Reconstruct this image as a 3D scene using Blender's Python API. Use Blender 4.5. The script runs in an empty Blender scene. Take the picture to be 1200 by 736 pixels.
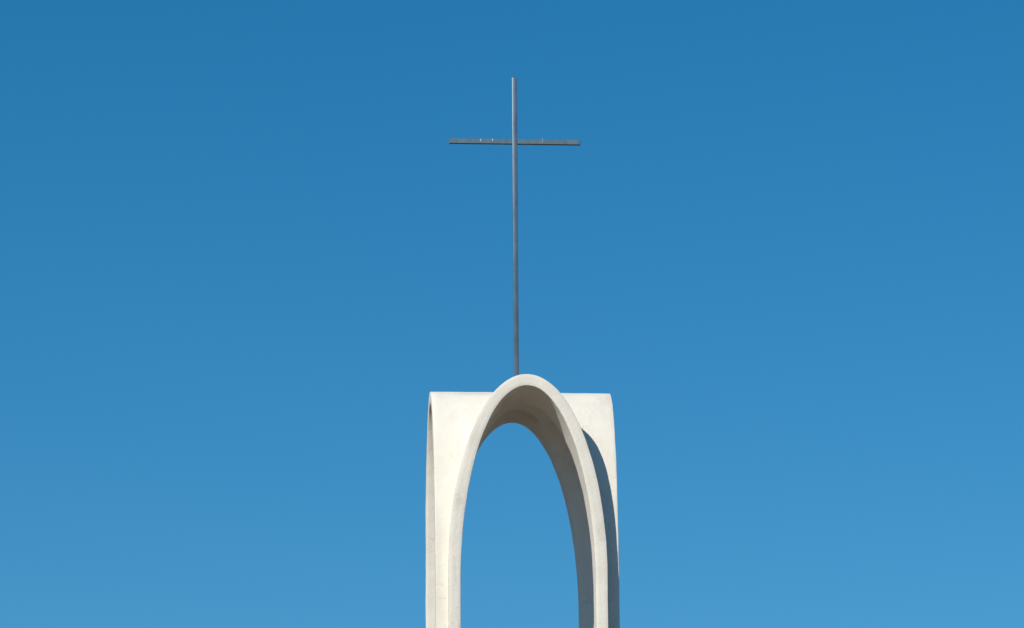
import bpy, bmesh, math, random
from mathutils import Vector, Matrix, noise
R = math.radians
random.seed(7)
S = bpy.context.scene
C = S.collection

# ------------------------------------------------------------------ camera
CROWN_Z = 28.6                       # height of the tower's crown above the plaza
cam_az, cam_el, cam_roll, d_az, d_el, DIST = 0.0824721952, 0.204217464, -0.00716076757, -0.00126372, 0.0149043870, 133.543404
cd = bpy.data.cameras.new("camera")
cam = bpy.data.objects.new("camera", cd); C.objects.link(cam)
pos = Vector((-math.sin(cam_az)*math.cos(cam_el), -math.cos(cam_az)*math.cos(cam_el), -math.sin(cam_el)))*DIST + Vector((0, 0, CROWN_Z))
y_, q_ = cam_az + d_az, cam_el + d_el
fwd = Vector((math.sin(y_)*math.cos(q_), math.cos(y_)*math.cos(q_), math.sin(q_)))
rt = fwd.cross(Vector((0, 0, 1))).normalized(); up = rt.cross(fwd)
rt2 = rt*math.cos(cam_roll) + up*math.sin(cam_roll); up2 = -rt*math.sin(cam_roll) + up*math.cos(cam_roll)
M = Matrix((rt2, up2, -fwd)).transposed().to_4x4(); M.translation = pos
cam.matrix_world = M
cd.sensor_width = 36; cd.lens = 18/math.tan(R(5.5)); cd.clip_start = 0.5; cd.clip_end = 20000
S.camera = cam

# ------------------------------------------------------------------ sky and sun
SUN_AZ, SUN_EL = 39.4, 34.2          # degrees left of the tower's front, height
w = bpy.data.worlds.new("World"); S.world = w; w.use_nodes = True
nt = w.node_tree; nt.nodes.clear()
sky = nt.nodes.new('ShaderNodeTexSky'); sky.sky_type = 'NISHITA'; sky.sun_disc = False
sky.sun_elevation = R(SUN_EL); sky.sun_rotation = R(180 + SUN_AZ)
sky.altitude = 1500; sky.air_density = 1.0; sky.dust_density = 0.0; sky.ozone_density = 5.0
bg = nt.nodes.new('ShaderNodeBackground'); bg.inputs['Strength'].default_value = 0.0845
out = nt.nodes.new('ShaderNodeOutputWorld')
hs = nt.nodes.new('ShaderNodeHueSaturation'); hs.inputs['Saturation'].default_value = 1.30; hs.inputs['Hue'].default_value = .488
nt.links.new(sky.outputs[0], hs.inputs['Color']); nt.links.new(hs.outputs[0], bg.inputs[0]); nt.links.new(bg.outputs[0], out.inputs[0])

sd = bpy.data.lights.new("sun", 'SUN'); sun = bpy.data.objects.new("sun", sd); C.objects.link(sun)
sd.energy = 4.05; sd.angle = R(0.53); sd.color = (1.0, 0.94, 0.83)
sv = Vector((-math.sin(R(SUN_AZ))*math.cos(R(SUN_EL)), -math.cos(R(SUN_AZ))*math.cos(R(SUN_EL)), math.sin(R(SUN_EL))))
sun.rotation_euler = sv.to_track_quat('Z', 'Y').to_euler()
sun.location = (0, 0, 60)

S.view_settings.view_transform = 'Standard'; S.view_settings.look = 'None'
S.view_settings.exposure = 0.0; S.view_settings.gamma = 1.0; S.view_settings.use_curve_mapping = False

# ------------------------------------------------------------------ materials
class NT:
    def __init__(s, name):
        s.m = bpy.data.materials.new(name); s.m.use_nodes = True
        s.t = s.m.node_tree; s.b = s.t.nodes['Principled BSDF']
        s.co = s.t.nodes.new('ShaderNodeTexCoord')
    def n(s, kind, **kw):
        x = s.t.nodes.new(kind)
        for k, v in kw.items(): setattr(x, k, v)
        return x
    def l(s, a, b): s.t.links.new(a, b)
    def noise(s, scale, detail=4, rough=.55, vec_scale=(1, 1, 1)):
        mp = s.n('ShaderNodeMapping'); mp.inputs['Scale'].default_value = vec_scale
        s.l(s.co.outputs['Object'], mp.inputs[0])
        x = s.n('ShaderNodeTexNoise'); x.inputs['Scale'].default_value = scale
        x.inputs['Detail'].default_value = detail; x.inputs['Roughness'].default_value = rough
        s.l(mp.outputs[0], x.inputs['Vector']); return x.outputs['Fac']
    def remap(s, v, a, b, c=0., d=1.):
        x = s.n('ShaderNodeMapRange'); x.interpolation_type = 'SMOOTHSTEP'
        for i, k in enumerate((a, b, c, d)): x.inputs[i+1].default_value = k
        s.l(v, x.inputs[0]); return x.outputs[0]
    def mul(s, a, b):
        x = s.n('ShaderNodeMath', operation='MULTIPLY'); s.l(a, x.inputs[0])
        if isinstance(b, (int, float)): x.inputs[1].default_value = b
        else: s.l(b, x.inputs[1])
        return x.outputs[0]
    def mix(s, fac, a, b):
        x = s.n('ShaderNodeMix', data_type='RGBA')
        s.l(fac, x.inputs[0])
        for i, v in ((6, a), (7, b)):
            if isinstance(v, tuple): x.inputs[i].default_value = (*v, 1)
            else: s.l(v, x.inputs[i])
        return x.outputs[2]
    def blob(s, centre, radii, noise_amt=1.0, noise_scale=11):
        """soft patch round a point in object space, with a ragged edge"""
        mp = s.n('ShaderNodeMapping'); mp.vector_type = 'POINT'
        mp.inputs['Scale'].default_value = tuple(1/r for r in radii)
        mp.inputs['Location'].default_value = tuple(-c/r for c, r in zip(centre, radii))
        s.l(s.co.outputs['Object'], mp.inputs[0])
        ln = s.n('ShaderNodeVectorMath', operation='LENGTH'); s.l(mp.outputs[0], ln.inputs[0])
        nz = s.noise(noise_scale, 5, .65)
        ad = s.n('ShaderNodeMath', operation='MULTIPLY_ADD'); s.l(nz, ad.inputs[0])
        ad.inputs[1].default_value = noise_amt*2; s.l(ln.outputs['Value'], ad.inputs[2])
        return s.remap(ad.outputs[0], noise_amt + 1.0, noise_amt + .3)
    def bump(s, v, strength, dist):
        x = s.n('ShaderNodeBump'); x.inputs['Strength'].default_value = strength; x.inputs['Distance'].default_value = dist
        s.l(v, x.inputs['Height']); s.l(x.outputs[0], s.b.inputs['Normal'])

def concrete():
    k = NT("white painted concrete")
    base = k.mix(k.remap(k.noise(1.1, 4), .35, .68), (.83, .785, .70), (.79, .745, .665))
    streak = k.remap(k.noise(2.4, 5, .6, (1, 1, .09)), .50, .78)         # rain streaks running down
    base = k.mix(k.mul(streak, .34), base, (.60, .56, .47))
    dirt = k.remap(k.noise(7, 6, .7), .56, .80)                          # fine mottled grime
    base = k.mix(k.mul(dirt, .20), base, (.52, .48, .40))
    # patches the photograph shows: rusty bleed on the left shoulder, grey repair and hairline cracks on the left leg
    for c, r, amt, col in STAINS:
        base = k.mix(k.mul(k.blob(c, r), amt), base, col)
    pores = k.remap(k.noise(34, 3, .6), .60, .74)                        # blow holes and trowel marks
    base = k.mix(k.mul(pores, .16), base, (.42, .38, .31))
    # hairline cracks, only here and there
    vo = k.n('ShaderNodeTexVoronoi', feature='DISTANCE_TO_EDGE'); vo.inputs['Scale'].default_value = .75
    nz = k.n('ShaderNodeTexNoise'); nz.inputs['Scale'].default_value = 3.5; nz.inputs['Detail'].default_value = 5
    k.l(k.co.outputs['Object'], nz.inputs['Vector'])
    sc = k.n('ShaderNodeVectorMath', operation='SCALE'); sc.inputs['Scale'].default_value = .45; k.l(nz.outputs['Color'], sc.inputs[0])
    ad = k.n('ShaderNodeVectorMath', operation='ADD'); k.l(k.co.outputs['Object'], ad.inputs[0]); k.l(sc.outputs[0], ad.inputs[1])
    k.l(ad.outputs[0], vo.inputs['Vector'])
    crack = k.mul(k.remap(vo.outputs['Distance'], .012, .002), k.remap(k.noise(1.3, 2), .52, .62))
    base = k.mix(k.mul(crack, .22), base, (.30, .27, .22))
    k.l(base, k.b.inputs['Base Color'])
    k.b.inputs['Roughness'].default_value = .78
    k.b.inputs['Specular IOR Level'].default_value = .3
    h = k.n('ShaderNodeMath', operation='MULTIPLY_ADD'); k.l(k.noise(14, 6, .6), h.inputs[0]); h.inputs[1].default_value = .5
    k.l(k.noise(2.2, 3), h.inputs[2]); k.bump(h.outputs[0], .4, .035)
    return k.m
STAINS = [  # object space: z = 0 at the crown; centre, radii, strength, colour
    ((-1.63, -1.75, -1.55), (.09, .5, .55), .36, (.62, .46, .28)),
    ((-1.72, -1.85, -3.05), (.22, .8, .32), .22, (.50, .47, .40)),
    ((-1.72, -2.37, -3.22), (.17, .1, .28), .30, (.42, .40, .35)),
    ((-1.80, -2.37, -4.95), (.07, .1, .60), .25, (.45, .43, .39)),
    ((-2.10, -1.95, -5.55), (.16, .2, .03), .30, (.42, .38, .31)),
    ((1.80, -2.37, -3.95), (.14, .1, .35), .26, (.50, .47, .40)),
    ((1.35, -2.37, -.95), (.12, .1, .30), .28, (.50, .47, .40)),
    ((2.10, -.6, -.35), (.25, .8, .25), .25, (.52, .49, .42)),
    ((-1.2, -.5, -.12), (.8, .6, .06), .30, (.50, .46, .38)),
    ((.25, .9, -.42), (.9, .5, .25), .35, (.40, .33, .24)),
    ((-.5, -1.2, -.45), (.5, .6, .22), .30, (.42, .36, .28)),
]
def steel(name, col, rough=.45, metal=.55):
    k = NT(name)
    base = k.mix(k.remap(k.noise(5, 5, .65, (1, 1, .35)), .38, .7), col, tuple(c*.72 for c in col))
    base = k.mix(k.mul(k.remap(k.noise(22, 4, .7), .58, .75), .5), base, (.22, .17, .12))
    k.l(base, k.b.inputs['Base Color'])
    k.b.inputs['Metallic'].default_value = metal; k.b.inputs['Roughness'].default_value = rough
    k.bump(k.noise(30, 4), .15, .003)
    return k.m
def ground_mat():
    k = NT("dry paving and earth")
    base = k.mix(k.remap(k.noise(.03, 6), .4, .62), (.11, .07, .037), (.085, .055, .03))
    base = k.mix(k.remap(k.noise(.9, 6), .45, .65, 0, .5), base, (.15, .095, .055))
    k.l(base, k.b.inputs['Base Color']); k.b.inputs['Roughness'].default_value = .9
    k.bump(k.noise(3, 5), .3, .05)
    return k.m
def plain(name, col, rough=.6):
    k = NT(name)
    k.l(k.mix(k.remap(k.noise(40, 3), .4, .65), col, tuple(c*.8 for c in col)), k.b.inputs['Base Color'])
    k.b.inputs['Roughness'].default_value = rough
    return k.m
CONC = concrete()
STEEL = steel("grey painted steel", (.14, .215, .29))
BARST = steel("weathered grey steel", (.14, .21, .27), .55, .35)
PALE = plain("pale metal", (.62, .60, .55), .5)
GRND = ground_mat()

# ------------------------------------------------------------------ helpers
def obj(name, bm, mat, parent=None, smooth=None):
    me = bpy.data.meshes.new(name); bm.normal_update(); bm.to_mesh(me); bm.free()
    me.materials.append(mat)
    if smooth is not None:
        for p in me.polygons: p.use_smooth = True
        me.set_sharp_from_angle(angle=R(smooth))
    o = bpy.data.objects.new(name, me); C.objects.link(o); o.parent = parent
    return o
def box_bm(x0, x1, y0, y1, z0, z1, bevel=0, seg=2, bm=None):
    own = bm is None
    if own: bm = bmesh.new()
    g = bmesh.ops.create_cube(bm, size=1)
    bmesh.ops.scale(bm, vec=(x1-x0, y1-y0, z1-z0), verts=g['verts'])
    bmesh.ops.translate(bm, vec=((x0+x1)/2, (y0+y1)/2, (z0+z1)/2), verts=g['verts'])
    if bevel:
        es = list({e for v in g['verts'] for e in v.link_edges})
        bmesh.ops.bevel(bm, geom=es, offset=bevel, segments=seg, profile=.5, affect='EDGES')
    return bm
def thing(name, label, cat, loc, parent=None):
    o = bpy.data.objects.new(name, None); C.objects.link(o); o.location = loc
    o['label'] = label; o['category'] = cat; o.empty_display_size = .5
    return o

# ------------------------------------------------------------------ the ground
bm = bmesh.new()
n = 24
ext = 9000
vs = [[bm.verts.new((math.copysign(abs(i/n*2-1)**3, i/n*2-1)*ext, math.copysign(abs(j/n*2-1)**3, j/n*2-1)*ext, 0)) for j in range(n+1)] for i in range(n+1)]
for i in range(n):
    for j in range(n): bm.faces.new((vs[i][j], vs[i+1][j], vs[i+1][j+1], vs[i][j+1]))
g = obj('ground', bm, GRND); g['kind'] = 'structure'

# ------------------------------------------------------------------ the tower: two crossing barrel shells on four legs
W, T, H = 1.951, .286, 5.0            # half width, shell thickness, rise of the elliptical head
tower = thing('bell_tower', 'white concrete tower top of two crossing tall round arches standing under the thin metal cross', 'tower', (0, 0, CROWN_Z))
def profile(wid, top, zbot, n=72):
    pts = [(wid*math.sin(a), top - H*(1-math.cos(a))) for a in [math.pi/2*i/n for i in range(n+1)]]
    z = pts[-1][1]; m = 40
    pts += [(wid, z + (zbot-z)*i/m) for i in range(1, m+1)]
    return [(-x, zz) for x, zz in reversed(pts[1:])] + pts
def wob(v):
    p = Vector(v)
    d = noise.noise_vector(p*.9)*.007 + noise.noise_vector(p*3.1 + Vector((5, 2, 9)))*.006
    k = min(1, abs(p.z)/.02 + .4)
    return p + d*k
def arch(turn, G):
    """one arm of the cross vault: outer skin, end face and soffit, out to the groin lines"""
    bm = bmesh.new(); rot = Matrix.Rotation(turn, 3, 'Z')
    zb = -CROWN_Z
    po, pi_ = profile(W, 0, zb), profile(W-T, -T, zb)
    rows = []
    NY = 10
    def ring(fx):
        return [bm.verts.new(rot @ Vector(fx(i))) for i in range(len(po))]
    for k in range(NY+1):                      # outer skin from the groin to the end
        f = k/NY
        rows.append(ring(lambda i: (po[i][0], -(abs(po[i][0])*(1-f) + G*f), po[i][1])))
    for k in (1, 2):                           # end face
        f = k/3
        rows.append(ring(lambda i: (po[i][0]*(1-f)+pi_[i][0]*f, -G, po[i][1]*(1-f)+pi_[i][1]*f)))
    for k in range(NY+1):                      # soffit back to the groin
        f = k/NY
        rows.append(ring(lambda i: (pi_[i][0], -(abs(pi_[i][0])*f + G*(1-f)), pi_[i][1])))
    for a, b in zip(rows, rows[1:]):
        for i in range(len(a)-1):
            bm.faces.new((a[i], a[i+1], b[i+1], b[i]))
    bmesh.ops.remove_doubles(bm, verts=bm.verts, dist=1e-5)
    # soften the two long arrises of the end face
    es = []
    ir = rot.inverted()
    for e in bm.edges:
        if len(e.link_faces) == 2 and e.calc_face_angle(0) > R(60):
            if all((ir @ v.co).y < -G+1e-4 for v in e.verts): es.append(e)
    bmesh.ops.bevel(bm, geom=es, offset=.017, segments=2, profile=.5, affect='EDGES')
    for v in bm.verts: v.co = wob(v.co)
    bmesh.ops.recalc_face_normals(bm, faces=bm.faces)
    # outward check: end faces must look away from the centre
    bm.normal_update()
    s = sum(f.normal.dot(rot @ Vector((0, -1, 0))) for f in bm.faces if (ir @ f.calc_center_median()).y < -G+.01)
    if s < 0: bmesh.ops.reverse_faces(bm, faces=bm.faces)
    return obj('arch', bm, CONC, tower, smooth=40)
for t, reach in ((0, 2.350), (90, 2.275), (180, 2.350), (270, 2.25)): arch(R(t), reach)
obj('plinth', box_bm(-3.4, 3.4, -3.4, 3.4, -CROWN_Z-.3, -CROWN_Z+.45, .04), CONC, tower)

# ------------------------------------------------------------------ the cross
PX = -.067                                       # the post stands a little left of the crown's centre
cross = thing('rooftop_cross', 'tall thin grey metal cross rising from the crown of the white arches', 'cross', (PX, 0, CROWN_Z))
obj('post', box_bm(-.062, .062, -.062, .062, -.05, 8.19, .012, 2), STEEL, cross, smooth=30)
bar = obj('crossbar', box_bm(-1.667, 1.667, -.052, .052, 6.447, 6.572, .008, 1), BARST, cross, smooth=30)
obj('end_cap', box_bm(-.045, .03, -.045, .045, 8.185, 8.215, .006, 1), STEEL, cross)
obj('base_plate', box_bm(-.17, .17, -.17, .17, -.012, .02, .004, 1), STEEL, cross)
for x, h, wd in ((-.865, .075, .024), (-.565, .055, .028)):
    obj('bracket', box_bm(x-wd/2, x+wd/2, -.062, -.053, 6.570-h, 6.570, .003, 1), PALE, bar)
obj('rod', box_bm(.701, .709, -.060, -.0525, 6.47, 6.60, .002, 1), PALE, bar)
